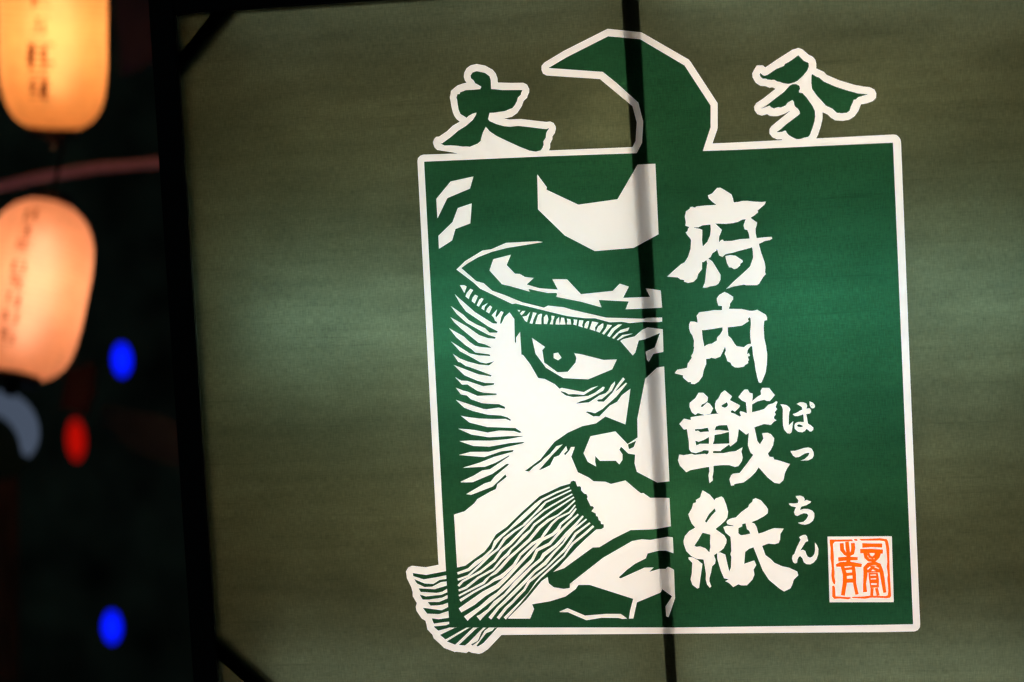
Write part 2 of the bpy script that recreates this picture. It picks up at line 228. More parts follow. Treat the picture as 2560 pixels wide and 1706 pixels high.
P('moustache','g','25.2 123.2 41.5 126.6 60.6 139.8 80.8 153.4 90.5 164.7 105.9 187.8 127.8 202.2 162.3 233.5 196.1 261.7 237.7 280 238.7 280.3 257.6 285.3 258.9 289.2 264.1 291.1 268.5 289 269.7 284.4 271.5 279.2 276.1 279.9 278.8 277.4 278.8 271.1 284.5 264.8 288.9 263.5 291 258.9 289.7 254.4 294.3 244.1 295.8 240.1 300.9 239.2 302.4 236 297.1 229.6 305.4 225.2 306.1 220.1 309.6 218.6 310.7 212 314.3 209.7 315.2 204.2 320.2 203.3 320.2 197.1 315.3 193.8 305.2 193.4 286.5 177.9 266.5 159.6 236.9 129.4 230.9 122.9 216.9 110.9 203.5 103.1 192.8 94.2 161.5 58 144.8 42.2 122.6 20.6 25.1 21.9')
P('moustache_hair','w','255.8 279.2 229.1 269.9 199.1 256.2 187.2 248.1 161 225.5 150 215.9 132.2 198.3 115.1 186 101.8 175.1 95.8 159.3 77.3 143.6 62.6 135 46.8 121 24.6 113.2 25.8 109 49.4 115.9 67.1 128.8 80.9 139.2 98.4 157.2 107.6 170.8 118.2 182.4 134.3 195.7 154.6 210.4 165.9 219.8 191.9 242.7 201.2 252.4 230.4 266.8 256.6 276.7')
P('moustache_hair','w','258.5 273.4 228.2 260 207 251 195.2 240.5 182 226.1 161.1 207.8 162.5 207.5 142.4 195.5 121.3 180.9 107.1 160.1 90.6 148 68.9 127.7 45.4 107.4 24.5 100.4 25.9 96.3 47.3 104.2 71.8 124.5 93.4 144.7 110.2 157.2 125.4 176.9 144.5 192.3 164.3 204.6 164.4 204.4 183.9 224 199.2 236.4 208.8 248.2 229.3 257.4 259.5 271')
P('moustache_hair','w','260.3 265.6 220.5 245 201.7 234 178.8 216.5 160.5 198.9 131.3 170.6 113.4 157.1 99.1 137.6 70.9 116.6 47.6 104 34.4 97.2 24.1 87.7 27.5 84.3 36.6 94.1 49.4 100.6 73.4 112.5 102.4 134.1 117.4 153.1 135.1 166.3 164.2 195.2 181.6 213.3 203.6 231.2 222.1 242.1 261.5 263.2')
P('moustache_hair','w','263.2 259.6 215.1 230.5 181.9 207.3 173.4 195.8 159.5 185.7 143.2 167.3 133.6 159.4 125.6 150 114.1 140.1 96.4 119.9 65.8 103.8 39.4 84.3 25.3 78.6 26.6 74.9 41.9 80.2 68.1 100.2 98.9 116.4 117.5 136.8 129.7 146 136.4 156.8 145.8 164.6 164 180.9 176.2 193.2 184.6 204.1 217.1 227.3 264.5 257.3')
P('moustache_hair','w','264.7 252.7 248.4 238.5 229.9 224.7 210.7 216.4 191.3 201.8 170.8 178.2 161.1 170 147.1 157.4 127.7 142 111.9 125 100.2 114 88.3 104.9 81.2 99.9 75.6 93.5 51.3 80.9 25.3 67.9 26.7 64.8 52.9 77.5 78.1 89.4 84.7 96.6 89.6 102.9 103.7 109.5 116 121 131.6 137.8 150.2 153.8 164.7 165.7 174.9 174.3 195.2 197.7 213.5 212 231.4 222.2 250.4 235.9 266.5 250.5')
P('moustache_hair','w','265.1 243.3 252.6 229.4 229.4 218.8 217.1 208.7 202 191 194.5 179.5 176.1 169.9 151.1 148 137.2 127.8 120.8 113.6 111.2 106.8 96.5 99.4 83.9 89.6 55.5 75.1 26.6 58.8 29.2 54.2 57.3 71.7 85.7 86.2 99.2 94.4 115 100.2 124.5 109.2 141.5 124.1 154.6 144.7 179.4 165.3 196.9 176.6 206.4 187.5 220.2 205.8 231.3 215.6 254.5 226.7 266.9 241.8')
P('moustache_hair','w','266.3 236.6 253.9 222.9 234.1 207.2 226.7 196.7 217.4 188 196.6 178.2 189.5 172.2 168 150.3 150.1 132.3 122.2 104.6 101.8 87.7 74.3 74.1 49.8 57.9 24.6 41 29.4 32.8 56.5 47.5 79.7 65.1 106.6 80.6 126.8 99.8 154.1 128.3 172.1 146.3 193.5 168.1 199.3 173.2 220.2 183.1 232.1 192.2 237.1 204.2 257.1 219.5 268.5 234.8')
P('moustache_hair','w','269.8 225.5 248.9 208.1 234.5 194.9 224.9 184.7 210.3 169.2 184.4 157 174.1 137.4 151.1 117 121.2 88.9 102.6 71.8 87.8 62.5 66.9 44.8 39.9 27.9 34.3 24.8 41.3 15.7 45.3 20.1 70.8 39.4 93 55.6 106.7 66.6 126.4 83.3 156.3 111.5 178.6 133.8 188.2 152.7 213.5 164.6 228.4 181.5 237.8 191.5 251.8 204.9 272 223')
P('moustache_hair','w','279.1 221.7 263.3 205.6 245.3 189.2 232.1 174.7 222.9 165.5 197.1 148.4 191.5 138.5 173 123.7 138.5 93.1 116.7 68.4 95.6 53.8 83.2 39 66.9 27.8 59.8 24.9 66.7 15.7 71.6 21.8 86.4 35.5 100.6 48 119.9 64.9 143.8 87.7 176.2 120.1 195.4 134.4 202 142.6 226.4 161 236.2 170.8 249.3 185.3 266.6 202.3 281.6 219.5')
P('moustache_hair','w','286 215.4 269.4 203 257.5 194.1 246.4 181.7 237.4 167.9 218.5 151.3 198.9 130.8 178.4 114.5 161.2 97.8 138.2 76.8 115.8 55 101.5 42.3 83.7 22.1 88.9 17.9 105.3 38.7 119.6 50.8 142.8 72 165.2 93.8 181.4 110.9 203.3 125.9 221.9 148 239.5 166 249.8 179.1 260.1 191.3 271.6 200 287.7 213.1')
P('moustache_hair','w','292.4 208.1 262.6 187.5 250.3 170.3 241.9 159.2 238.2 155 223.1 140.7 201.9 120.4 175.6 100.9 165.8 93.8 156.1 77.7 142.9 65.7 132.2 54.4 117.6 42 100.2 21.6 104.7 17.9 121.4 38.4 135.4 50.9 146.3 62.3 159.4 75.1 169.4 90.8 178.4 97.1 204.1 117.9 225.6 137.9 241.4 151.5 245.6 156.3 254.1 167.6 265.8 184 294.3 205.4')
P('moustache_hair','w','298.5 202 280.8 187.2 256.3 168.2 247.9 157.6 238.1 143 215.6 123.8 189.7 101.1 180.3 90.5 165.2 69.6 156.4 61 142.7 48 114.2 21.6 118.2 17.5 145 45.6 157.7 59.7 165.8 69.2 182.1 89 191.9 98.7 218 120.9 240.5 140.7 250.9 155.4 259.1 165 283.7 183.5 301.2 198.7')
P('character1','w','564.2 848.3 570.7 848.2 578.4 843.6 591.1 834.4 593.5 827 594.8 819.1 603.7 819.3 610.2 820.9 619.4 820.7 632.3 818.7 647.9 817 655.4 817.6 652.9 812.2 638.8 801.1 640.4 798.3 632.6 792.2 625.3 788.2 632.3 782.3 637.4 778.8 636.5 773.5 634.1 767.1 634 757.8 635.6 748.5 649.3 749.5 663.7 749.9 665.1 746.5 660.8 744.1 651.7 742.8 639.2 737.6 643.1 720.5 648.9 701.8 650.1 691.2 648.9 683.3 650.5 679.3 645.4 674.2 641.2 667.8 637.1 661.4 633.1 658.9 613.5 659.5 608.3 661 588.6 658.2 574.7 654.1 587.6 666.2 601.1 677.5 614.6 688.8 621.3 695.1 627.8 712 627.6 723.9 626.6 731.8 616 729 600.2 725.8 589.7 723 576.5 721.2 572.5 718.5 569.8 715.7 563.3 718.9 560.4 729.6 559.6 732.9 558.4 728.4 550.4 723.4 546.8 716.3 542.1 714.2 549.8 708.2 553.5 702.1 560.9 688.5 564.6 681.7 564.2 672.5 560 664.7 554.6 661.6 542.7 660.1 537.4 658 529.9 658.3 534.5 668.5 537.1 685.6 538.1 693.5 540.5 705.3 538.7 711.4 534 707.9 530.4 707.8 529.5 693.9 521.9 684.9 519.7 677.1 512.8 670.5 502.2 668.8 494.4 671.5 495.2 674.8 488 676.1 482.8 680.3 462.4 682.5 474 692.4 490.4 705.6 497.1 708.6 504.1 718.9 509.3 733.3 511.3 750.4 509.4 754.5 504.4 760.7 501.3 766.1 504.7 768 506.2 773.2 508.9 776 500.9 779.4 502.4 785.3 500.7 796 503.5 806.4 510.9 811.4 511.7 814 515.7 814.8 520.9 812.5 523.6 814.7 540.7 815.8 562.3 815.7 554.1 822.4 547.8 829.3 546.4 835 554.7 838.2')
P('green_field','g','516.1 775.1 526 774.9 534 778.2 549.2 779.1 549.5 769.8 547.7 758 542 746.3 532.9 737.2 531.6 749.5 532.7 760 533 769.3 528.5 771.5 518.1 774')
P('green_field','g','557.7 780.6 578.6 779 591.8 779.7 602.3 781.8 608.9 785.4 616.4 786 611.8 774.7 613.5 766.7 618.6 765.2 621.6 757.1 622.3 748.3 603.7 748.1 587.9 745.5 573.5 745.9 571 749.2 567 747.2 563.6 743.3 564.6 754.5 570.4 767.5 565.3 773')
P('character1','w','575 717 584.3 718.6 594.7 716.8 601 711.9 607.4 707.6 607.7 704.3 603 701.2 602.5 697.9 596.4 692.9 591.1 691.2 586 694.7 581.5 695.3 577.8 703.7')
P('character2','w','570.8 648.3 576.8 645.6 586.9 638.5 586.9 633.6 580.3 625.2 580.1 620.9 577.3 615.5 601.7 614.2 617.3 610.2 623.4 609.7 631.9 611.5 640.1 606.2 647.2 601.7 649.5 596.7 649.6 591.2 644.2 590.1 642.7 577.3 643 556.5 645.7 542.9 647.5 525.6 646.2 506 643.3 490.2 638 478 634.1 470.5 629.9 471.6 627.2 482.1 624.7 495.7 623.4 509.3 620.9 524.1 619.7 542.6 616.1 541.5 611 535.6 609.2 526.4 612.9 529.1 614.8 523.8 610.5 522.1 612.7 515.2 610.2 512.9 611.3 509.7 605.1 506.3 602.5 503.3 592.8 501.8 585.5 502.3 579.6 506.6 577.3 511.9 571.4 514.9 569.3 523.6 566.8 529.2 569.7 535.9 568.2 543.3 564.2 534.9 558.3 524 548.4 520.6 541.2 522.8 537.5 520.8 530.8 521 531 511.4 525.7 499.2 522.8 487 515.1 477.3 507.5 472.7 500.2 473.5 500.4 477.2 495.4 476.8 488.3 483.2 485.4 486.4 485.5 490.7 471 494.4 470 495.6 474.9 501.7 485.4 503.1 494.1 504.7 495.6 512.7 504 524.1 502.5 527.3 506.8 533.3 509.3 544.3 508.1 545 509.5 556.6 506.8 566.6 502.8 572.9 500.9 580.4 501.2 589.1 504.2 594.2 512.1 593.3 517.5 591.1 517.2 598.3 516.2 604.5 521.3 611.1 539.7 612.8 549.5 614.2 565.3 613.6 565.4 621.9 558.3 622.1 556.4 629.9 555.8 636.7 560.9 643.2')
P('green_field','g','524.9 577 529.8 576.5 543.3 577.8 565 580.6 564.4 574.3 559.9 567 553.6 561.1 553.2 555.6 543.4 549.8 536.1 548.9 528 544.6 527.6 551 526.1 558.5')
P('green_field','g','574.4 580.3 586 580.8 601.8 582.4 615.4 590.7 613.1 594.4 616.3 598.2 618.6 595.5 619.1 585.6 617.1 571 616.9 557.5 618.1 546.6 611.4 546 603.9 540.4 590 543.1 586 548.8 580.3 558.9 575 564 574.4 571.4')
P('character3','w','514.1 455.6 523 455.3 531.6 446.6 530.7 438.9 524.8 434.6 519.6 432.8 516.9 427.8 520.7 427.7 530 436.4 535 433.6 541 424.4 538.2 419.4 535.5 414.3 524 412.1 511.4 416.4 506.1 412.9 500 418 495.9 428.5 496.2 436.2 502.1 441.2 507.4 444.9 511.4 451.2')
P('character3','w','484.2 406.2 497.5 402.8 497 408.4 507.3 410 522.7 411.5 540.6 413.5 552 413.8 573 415.4 581.1 412.9 591.7 406.7 593.6 408.6 591.3 415.1 592.7 417.4 599 415.5 605.2 412.4 604 434 596 438.1 589.9 444.7 595.9 452.2 601.8 458.7 608.1 458.9 611.7 452.3 617.3 450.5 617 442.5 615.9 435.9 625.2 443.5 633.6 448.4 632.6 454.8 635.9 460.9 649.1 460.4 653.3 454.1 659.3 446.3 652.8 438.8 649.5 435.3 643.8 435.5 638.9 438 625.5 435.2 615.3 429.5 614.7 414.4 628.1 417.2 638.2 420 646.1 428.1 655.6 430.4 661.4 434.4 663.8 432.7 659.7 423.2 662.7 419.3 657.5 413 659.9 409.1 656.6 405.4 655.8 401.5 660.7 397.5 655.6 395.1 649.7 388.9 637.2 391.2 618.1 385.4 620.2 374.4 622.8 358.9 627.6 351.7 634.9 363 632.5 373.4 642.9 374 649.1 371 655.1 363.1 652.8 350.3 647.4 340.2 641.8 333.7 645 327.4 651.9 326.6 653.7 322 663.6 319.4 683.3 312.2 676.9 303.4 672.8 294.5 669.9 281.8 662.1 274.9 652.1 277.1 639.8 287.7 631.4 298.2 623.5 307.7 617.5 298.6 607 288.5 594 279.2 576.1 276.4 575.4 273.8 569.7 273.3 567 285.7 570.4 293.3 574.3 296.5 587.1 297.4 593.7 305.6 603 317 609.6 325.8 614.3 331.9 609.4 336.1 604.8 350.4 606 364.5 607.6 374.8 601.8 371.7 595 377.7 588.3 383.1 586.5 370.2 583.6 358.7 571.2 349.4 568.8 353.4 553.2 342.9 552.5 341.3 537.9 341.7 537.2 337.5 558 336.9 569.6 339.2 581 340.1 594.6 347.5 591.7 339.2 593.9 327.5 591.7 319.9 585 311 578.6 309.6 567.3 313.4 554.6 313.8 537.4 312.9 537 302 534.7 291.7 535.2 284.5 528.5 279.5 527.2 294.5 529.4 302.2 529.1 311.2 513.7 309 493.1 305.7 484.7 301.7 473 314.7 469.6 325.1 472.6 336.7 480.2 334.8 496.9 337.3 501.9 335 521.1 336.7 526.2 335.2 528.8 337.7 529.6 342.9 520.1 343.8 514.9 341.3 504.6 338.4 495.7 340.6 492.1 345.9 492 360.1 489.2 386 483.4 384.9 474.9 396.2')
P('character3','w','564.4 458.7 577.9 446.4 573.2 439.5 592.5 428.6 591.1 424.8 581.9 416.7 578.2 419.8 574.4 418.2 574.8 413.1 555.8 412.4 548.2 415.2 544.8 424.3 545.1 433.3 547.2 439 551.8 443.4 557.3 453.5')
P('green_field','g','557 429.7 568 435.8 569.7 429.9 567.1 426.2 563.2 424.8 557.6 427.1')
P('green_field','g','504.5 385.2 516.6 385.2 529.4 387.4 531.4 379.6 521.5 379.3 515.1 378.8 510.1 382.2 504.9 381.1')
P('green_field','g','504.3 363 510.5 360.2 520.9 363.8 531 369.3 530.5 355.8 512.9 356.3 505.8 353')
P('green_field','g','545.4 389.5 552.4 391.2 566.4 391.4 569.5 379.8 562.2 380.6 550.8 382.3 541.9 381.9')
P('green_field','g','541.6 372.9 554.4 374.4 569.7 378.2 569.5 355.3 551.7 355.2 537.7 354.9 540.6 362.6')
P('character4','w','514.6 265.8 528.2 256.7 537.3 245 539.1 249 550.5 252.8 554.4 249.3 559.1 235.8 562 222.3 560.2 211.5 555.4 204.9 545.8 196.4 536.3 189.6 553 176.7 557.3 168.5 556.4 161.8 550.7 151.2 543.9 145.9 531.7 138.3 534.7 128.5 533.1 121.8 527.2 116.5 525.2 105.7 521.4 93.6 521.1 86.9 524.4 77.3 521.4 74.7 516.3 81.5 514.3 91 515.1 101.8 513.6 115.4 511.5 130.3 498.2 131.9 487.8 137.5 478.9 147.1 474.7 160.7 474.3 167.5 477.3 176.9 485.7 186.2 497.9 193 491.6 200.9 488.5 209.1 485.6 219.3 492.7 230.6 495.7 240.6 501.8 242.5 501.3 247.2 509.4 251.7 511.7 258.4')
P('green_field','g','536.7 230 538.6 224.1 530.6 216.2 519.5 201.9 517 205.1 525.4 219.1')
P('green_field','g','511.5 183 526.6 178.6 525.4 165.1 525.7 154.3 523.3 143.6 516.3 151.8 505.8 156.1 499.1 155.1 494.6 157.6 502.3 168.3 506.5 175')
P('character4','w','482.4 135.2 490.4 135 499.5 129.8 508.9 121.6 506.7 108.7 503.4 91.2 500.8 75 497.4 73.4 488.3 80.6 485 91.5 487.9 103.7 489.7 123.9 482.9 131.5')
P('character4','w','610.2 245.3 615.6 247.9 625.3 243.6 635.3 231.3 638.4 225.9 637.5 217.9 630.7 212.7 617.4 205.6 605.4 201.1 611.8 198.3 615.5 191.5 618.4 178.7 627 180.6 637.6 185 648.3 188.6 667.2 187.5 660.3 177.2 659.3 166.5 656.4 159.8 648.5 157.6 636.7 159.1 624.7 154.7 630.6 136.2 639.6 129.3 647.2 121.1 661.4 114.1 674.4 111.2 689.8 103.5 691.5 96.1 682.7 88.2 679.8 78.9 675.6 70.9 663.6 65 654.6 71.2 635.5 88.3 624.3 106.7 617.2 127 608.2 152.5 599.5 149.5 591.8 143.6 589.2 120.1 598.6 123.3 608.6 126.5 612.2 117.7 606.6 108.4 608 98.9 604 89.5 593 78.3 582.4 78.4 576.6 80.6 566.5 75.3 558.8 83.5 551.7 87 559.1 91 549.9 92.5 543.8 108.1 538.1 131.2 538.3 143.3 543.8 143.5 553.6 139 556.3 124.1 560 105.1 563.9 114.5 565.3 134.7 563.5 139.4 565.7 145.5 565.7 161.6 564.8 173.8 555.8 182 552 192.9 559 195.2 574.1 193.8 569.6 195.9 560.4 198.1 558.3 202.2 560.7 206.2 567.4 209.4 576.7 211.2 587.7 221.7 601.2 230.8 602.6 235.4 609.4 241.3')
P('green_field','g','580.6 190.3 588 193.5 588.1 198.2 594.8 199.4 597 187.9 600.8 185.1 603.6 179 592.6 176.8 584.7 176.1 580.2 180.2')
P('kana1','w','669.1 427.9 674.8 427.7 680.8 426 685.8 421.8 687.6 417.8 685.5 413 684.2 405.1 683.3 386.9 692.3 395.1 690.1 382.7 688.5 373.9 684.9 370.9 679.8 372.4 674.8 378.8 672.9 386.8 672.7 400.1 673.6 418.7 672 424.1')
P('kana1','w','699.9 428 706.1 430.7 713 430.5 718.1 427.9 719.7 423.4 717.8 418.2 723.9 418.7 726.4 415.2 726.4 411.7 724.4 408.7 717.3 408 719.8 389.3 724.5 386.5 729.9 381.1 729.4 377.1 725.8 374.1 722.8 374.2 717.2 379.7 713.7 375.4 708.4 372.9 700.7 374.4 694.8 379.9 694.2 386.1 696 390.5 699.6 392.6 704.8 393.1 712.6 392.2 711.8 407.7 701.7 404.5 695.7 404.7 691.5 408.4 699.3 410.8 706.4 415 710.6 416.6 709.3 422')
P('green_field','g','698.5 386.5 702.9 388.7 707.2 387.1 711.2 384.5 706.2 382.7 701 383.7')
P('kana1','w','724.3 431.7 730.3 429.3 734 424.7 733.9 420.3 729.9 418.2 726.1 420.6 724.5 425')
P('green_field','g','727.4 425.8 729.5 423.5 727.9 422.7')
P('kana2','w','684.9 337.4 692.5 337.4 699.5 339 710 342.2 718.7 343.3 724.7 341.4 728.4 334.6 728.6 327.5 725.8 322.3 717.9 318.5 704 318.4 711 320.9 718.1 326.9 720.9 332.2 718.4 333.6 711.4 331.6 700.7 325.6 694.6 324.9 689.6 328.6')
P('kana3','w','692 250.3 700.9 250.6 706.3 248.1 708.9 243.8 707.4 240.1 712.6 242.3 716.2 240.3 720.7 238.8 718.8 236.1 711.3 232 702 229.4 698.6 222.9 706.5 224.9 714.7 224.4 721.9 221.4 725.9 216.2 725.9 208.7 723.1 202.1 716.5 196.7 708.2 194.2 700.8 195.1 694.3 198.1 704.7 199.7 710.3 204.3 714.7 211.7 712.6 215.5 706.2 216.6 699.7 214.4 694.1 211.3 689.5 213.2 687.7 218.9 689.9 224.5 691.9 228.7 683.7 230.3 679.2 233.7 678.4 236.5 687.5 235.7 695.7 236.4 696.9 241.3 695.2 244.6 692.5 247')
P('kana4','w','695.8 170 701.9 173.9 707.5 174.7 710.6 171.4 712.4 162.1 707.9 161.1 696.8 144.1 701.9 145.7 706.4 143.2 708 137.5 710.6 131.8 714.7 129.9 718.8 131.2 723.1 136.3 725.3 144.7 725.1 159 728.8 154.1 731.3 146.5 730.5 136.2 727 126.8 721.2 120.3 714.7 117.1 707.4 117.7 702.9 121.6 700.4 129.2 696.9 133.5 693.6 132.1 691.2 127.5 690 120.9 686.3 119.1 682.7 122 680.9 128.6 682.2 135.2 685.5 137.5 690.1 149.2 698.4 165.5')
P('seal_ground','w','749.4 170.2 869.7 168.4 869.4 41.3 749.1 42.8')
P('seal_mark','o','753.2 164.3 795.8 163.9 796.8 160.3 762.8 159.9 759.1 155.5 760.1 131.7 759.6 115.3 760.4 99.7 759.7 92.4 761.4 83.2 760.6 77.7 758.3 77.3 755.4 83.3 754 94.3 755.4 108.9 754.4 120.9 753.3 128.2 754.4 147.4 753 157.5')
P('seal_mark','o','754.9 74.6 758.2 75 760.3 71.3 760.5 63 760.7 54.3 770 53.3 788.6 52.1 789.4 49.8 784.9 47.8 769.9 49.6 757.8 49.1 754.2 54')
P('seal_mark','o','790.7 52.7 812.6 53.1 826.8 54.7 841.8 54 854.1 53.2 858.6 54.7 859.8 63.3 859.6 72.5 858.7 86.1 859.9 95.2 858.2 109.9 859.8 118.9 859 137.2 858.1 149.9 856.6 158.6 847 160.6 812.5 160.9 808.2 164.8 822.4 164.5 847.1 165.2 860.3 163.1 862.5 158.9 864.6 145.3 864 126.2 863.8 108.8 864.2 92.4 864.5 72.4 865.2 54.1 863.3 50 856.7 48.8 827.6 50.6 815.5 48.5 795.6 50.1 791.2 50.7')
P('seal_mark','o','798.5 164.8 803.8 164.7 806.6 161.9 803.7 160.6 799.3 162')
P('seal_mark','o','823.8 98.6 841.5 98.3 843.3 86.4 842.8 70 826.4 69.3 824.3 86.7')
P('seal_mark','o','818 112.4 845.4 111.9 846.8 99.1 818.5 98.7')
P('seal_mark','o','771.9 156.8 772.3 143 779.5 133.7 788 130 798.2 135.2 801 147.2 800.2 157.4 792.8 156.8 793.1 147.8 791.7 139.7 787.4 136.1 783.6 138.2 779.9 145.4 779.4 157.2')
P('seal_mark','o','782 159.3 782.7 146.4 784.2 132.9 782.9 120.5 790.8 120.1 791.2 133.2 790.1 147.2 788.9 159.9')
P('seal_mark','o','768.2 121.6 785.7 123.3 804.6 123.3 804.9 129.4 785.7 131 767.7 129.7')
P('seal_mark','o','764.1 111.3 772.4 111.4 789.4 112 811.3 109.7 812.4 116.2 790.2 121.2 771.7 120.6 763 116.3')
P('seal_mark','o','772.1 111.3 775.5 96.1 774.9 80.6 770.8 56.1 778.2 54.9 782.8 79.7 783.4 97.1 778.9 113.2')
P('seal_mark','o','792.9 112.5 793.4 96.1 794.5 77.6 798 56.3 804.4 57.6 800.4 78.4 800.9 96.6 798.9 113.1')
P('seal_mark','o','779.9 104.1 796 105.7 795.6 110.8 779.5 109.2')
P('seal_mark','o','780.4 93.1 795.6 94.2 795.2 100.3 780.1 99.2')
P('seal_mark','o','779.9 80 796.8 80.3 796.7 88.5 779.8 87.6')
P('seal_mark','o','814 147.1 830.7 148.3 851.3 146.9 851.7 155 830.9 155.4 814 156.3')
P('seal_mark','o','809.6 136.5 830.2 136.8 852.1 135.1 852.8 143.2 830.7 145 809.7 145.2')
P('seal_mark','o','815.5 137.3 817.2 127.2 824.3 120.4 837.1 119.2 846.2 128.3 848.6 136.5 843 138.4 840.5 132.1 835 125 826.6 126.1 823.5 130.3 822.3 138.6')
P('seal_mark','o','821.9 135.8 825.6 127.8 833 125.1 840.4 129.3 842.4 136.8 837.7 138.3 835.8 133 832.4 130.2 829.3 131.3 826.4 138')
P('seal_mark','o','820.4 61.4 819 77.6 822.4 95.8 821.2 107.7 825.6 111.7 836.5 113.5 841.8 111.6 844.7 99.2 847 81.2 850.5 59.3 856.4 60.2 854.3 82.3 852.5 100.8 847.4 115.9 837 120.6 823 118.3 814.6 109.8 814.4 96.1 813.1 77.8 812.4 61.1')
P('seal_mark','o','827 69.5 825.6 54.9 831.5 54.4 832.9 69')
P('seal_mark','o','835 68.4 838 53.8 843.8 55.2 840.8 69.8')
P('seal_ground','w','827.2 93.1 838.2 93.3 838.2 95.2 827.2 94.9')
P('seal_ground','w','827.8 85.8 838 86 838 87.9 827.8 87.6')
P('seal_ground','w','828.3 75.2 838.9 75 839.1 78.2 828.4 78.4')
P('seal_ground','w','822.9 104.6 828.4 109.1 827 110.8 821.6 106.4')
P('seal_ground','w','835.6 109.2 843.5 105.6 844.3 107.3 836.6 111.3')
P('seal_ground','w','829.2 102.2 832.4 105.3 837.6 101.6')
P('speck','k','894.2 1045.6 894.2 1044.1 893 1044 892.3 1044.9 891.5 1045.8 891.6 1046.9 893.1 1046.8 894.3 1047.1')
P('speck','k','964.4 991.3 964.4 990.2 963.5 990.1 963 990.7 962.4 991.4 962.5 992.2 963.6 992.1 964.4 992.3')
P('speck','k','966.5 983.7 966.4 982.4 965.5 982.4 964.9 983.1 964.2 983.8 964.4 984.7 965.6 984.7 966.5 984.9')
P('speck','k','970.4 976 970.3 975.1 969.7 975 969.2 975.5 968.7 976 968.8 976.7 969.7 976.7 970.4 976.8')
P('speck','k','460.9 -17.7 460.9 -18.6 460.2 -18.6 459.8 -18.2 459.3 -17.7 459.4 -17 460.3 -17 460.9 -16.8')

sign = empty('cloth_sign', (0.4, 0.0, -0.2), 'large backlit olive cloth sign with green warrior emblem and white brush lettering in black frame', 'sign')
OFF = Vector((-0.4, 0, 0.2))

def wind(pts, poly):
    """non-zero winding of many points in one polygon"""
    q = np.roll(poly, -1, 0); w = np.zeros(len(pts), int)
    for (x0, y0), (x1, y1) in zip(poly, q):
        if y0 == y1: continue
        up = (y0 <= pts[:, 1]) & (y1 > pts[:, 1]); dn = (y1 <= pts[:, 1]) & (y0 > pts[:, 1])
        s = (x1 - x0) * (pts[:, 1] - y0) - (pts[:, 0] - x0) * (y1 - y0)
        w += (up & (s > 0)).astype(int); w -= (dn & (s < 0)).astype(int)
    return w != 0

def partition():
    vs = [Vector((x, z)) for x, z in ((XL, ZB), (XR, ZB), (XR, ZT), (XL, ZT))]; es = [(0, 1), (1, 2), (2, 3), (3, 0)]
    for n, k, p in PR:
        b = len(vs); vs += [Vector(q) for q in p.tolist()]
        es += [(b + i, b + (i + 1) % len(p)) for i in range(len(p))]
    r = delaunay_2d_cdt(vs, es, [], 0, 1e-6, False)
    V = np.array([tuple(v) for v in r[0]]); Fc = np.array([f for f in r[2] if len(f) == 3])
    c = V[Fc].mean(1)
    own = np.full(len(Fc), -1)
    for i, (n, k, p) in enumerate(PR): own[wind(c, p)] = i
    return V, Fc, own

V, Fc, own = partition()
INK = {'g': M_GREEN, 'w': M_WHITE, 'o': M_ORANGE, 'k': M_BLACK}
LAB = {
 'cloth': None,
 'white_outline': 'thin white outline around box, crescent and two top characters',
 'green_field': 'dark green printed field with crescent crest',
 'top_left_character': 'dark green brush character outlined in white, left of crescent',
 'top_right_character': 'dark green brush character outlined in white, right of crescent',
 'helmet_highlight': 'white angular highlights on the helmet',
 'crest_highlight': 'large white highlight at base of the crest crossed by the post',
 'helmet_rim': 'long white curved line of the helmet rim',
 'brow_stitch': 'row of short white dashes above the eye',
 'nose_patch': 'white tip and bridge of the nose',
 'eye_patch': 'white of the eye and its highlight',
 'brow_patch': 'white patch between the brow and nose',
 'cheek_patch': 'large white cheek with a comb of beard spikes',
 'chin_patch': 'white lower lip and chin',
 'moustache': 'dark green moustache tuft spilling over the border',
 'moustache_hair': 'white wavy hairs of the moustache',
 'seal_ground': 'white square ground of the seal',
 'seal_mark': 'orange seal script and broken square border',
 'character1': 'first large white brush character, at the top',
 'character2': 'second large white brush character',
 'character3': 'third large white brush character, most complex',
 'character4': 'fourth large white brush character, at the bottom',
 'kana1': 'first small white kana with round mark',
 'kana2': 'second small white kana, single curved stroke',
 'kana3': 'third small white kana',
 'kana4': 'fourth small white kana, lowest',
}
SINGLE = ('brow_stitch', 'moustache_hair', 'helmet_highlight', 'chin_patch', 'eye_patch', 'speck')
names = ['cloth'] + list(dict.fromkeys(n for n, k, p in PR))
jobs = []
for nm in names:
    ids = [i for i, q in enumerate(PR) if q[0] == nm]
    if nm == 'cloth': jobs.append((nm, [-1]))
    elif nm in SINGLE: jobs += [(nm, [i]) for i in ids]
    else: jobs.append((nm, ids))
for nm, ids in jobs:
    sel = np.isin(own, ids); m = M_OLIVE if nm == 'cloth' else INK[PR[ids[0]][1]]
    F2 = Fc[sel]
    if not len(F2): continue
    used, inv = np.unique(F2, return_inverse=True); inv = inv.reshape(F2.shape)
    P3 = [(V[i][0] + OFF.x, 0.0, V[i][1] + OFF.z) for i in used]
    me = bpy.data.meshes.new(nm.rstrip('1234')); me.from_pydata(P3, [], inv.tolist())
    o = link(nm.rstrip('1234'), me, m, sign)
    if LAB.get(nm) and nm not in SINGLE: o['label'] = LAB[nm]

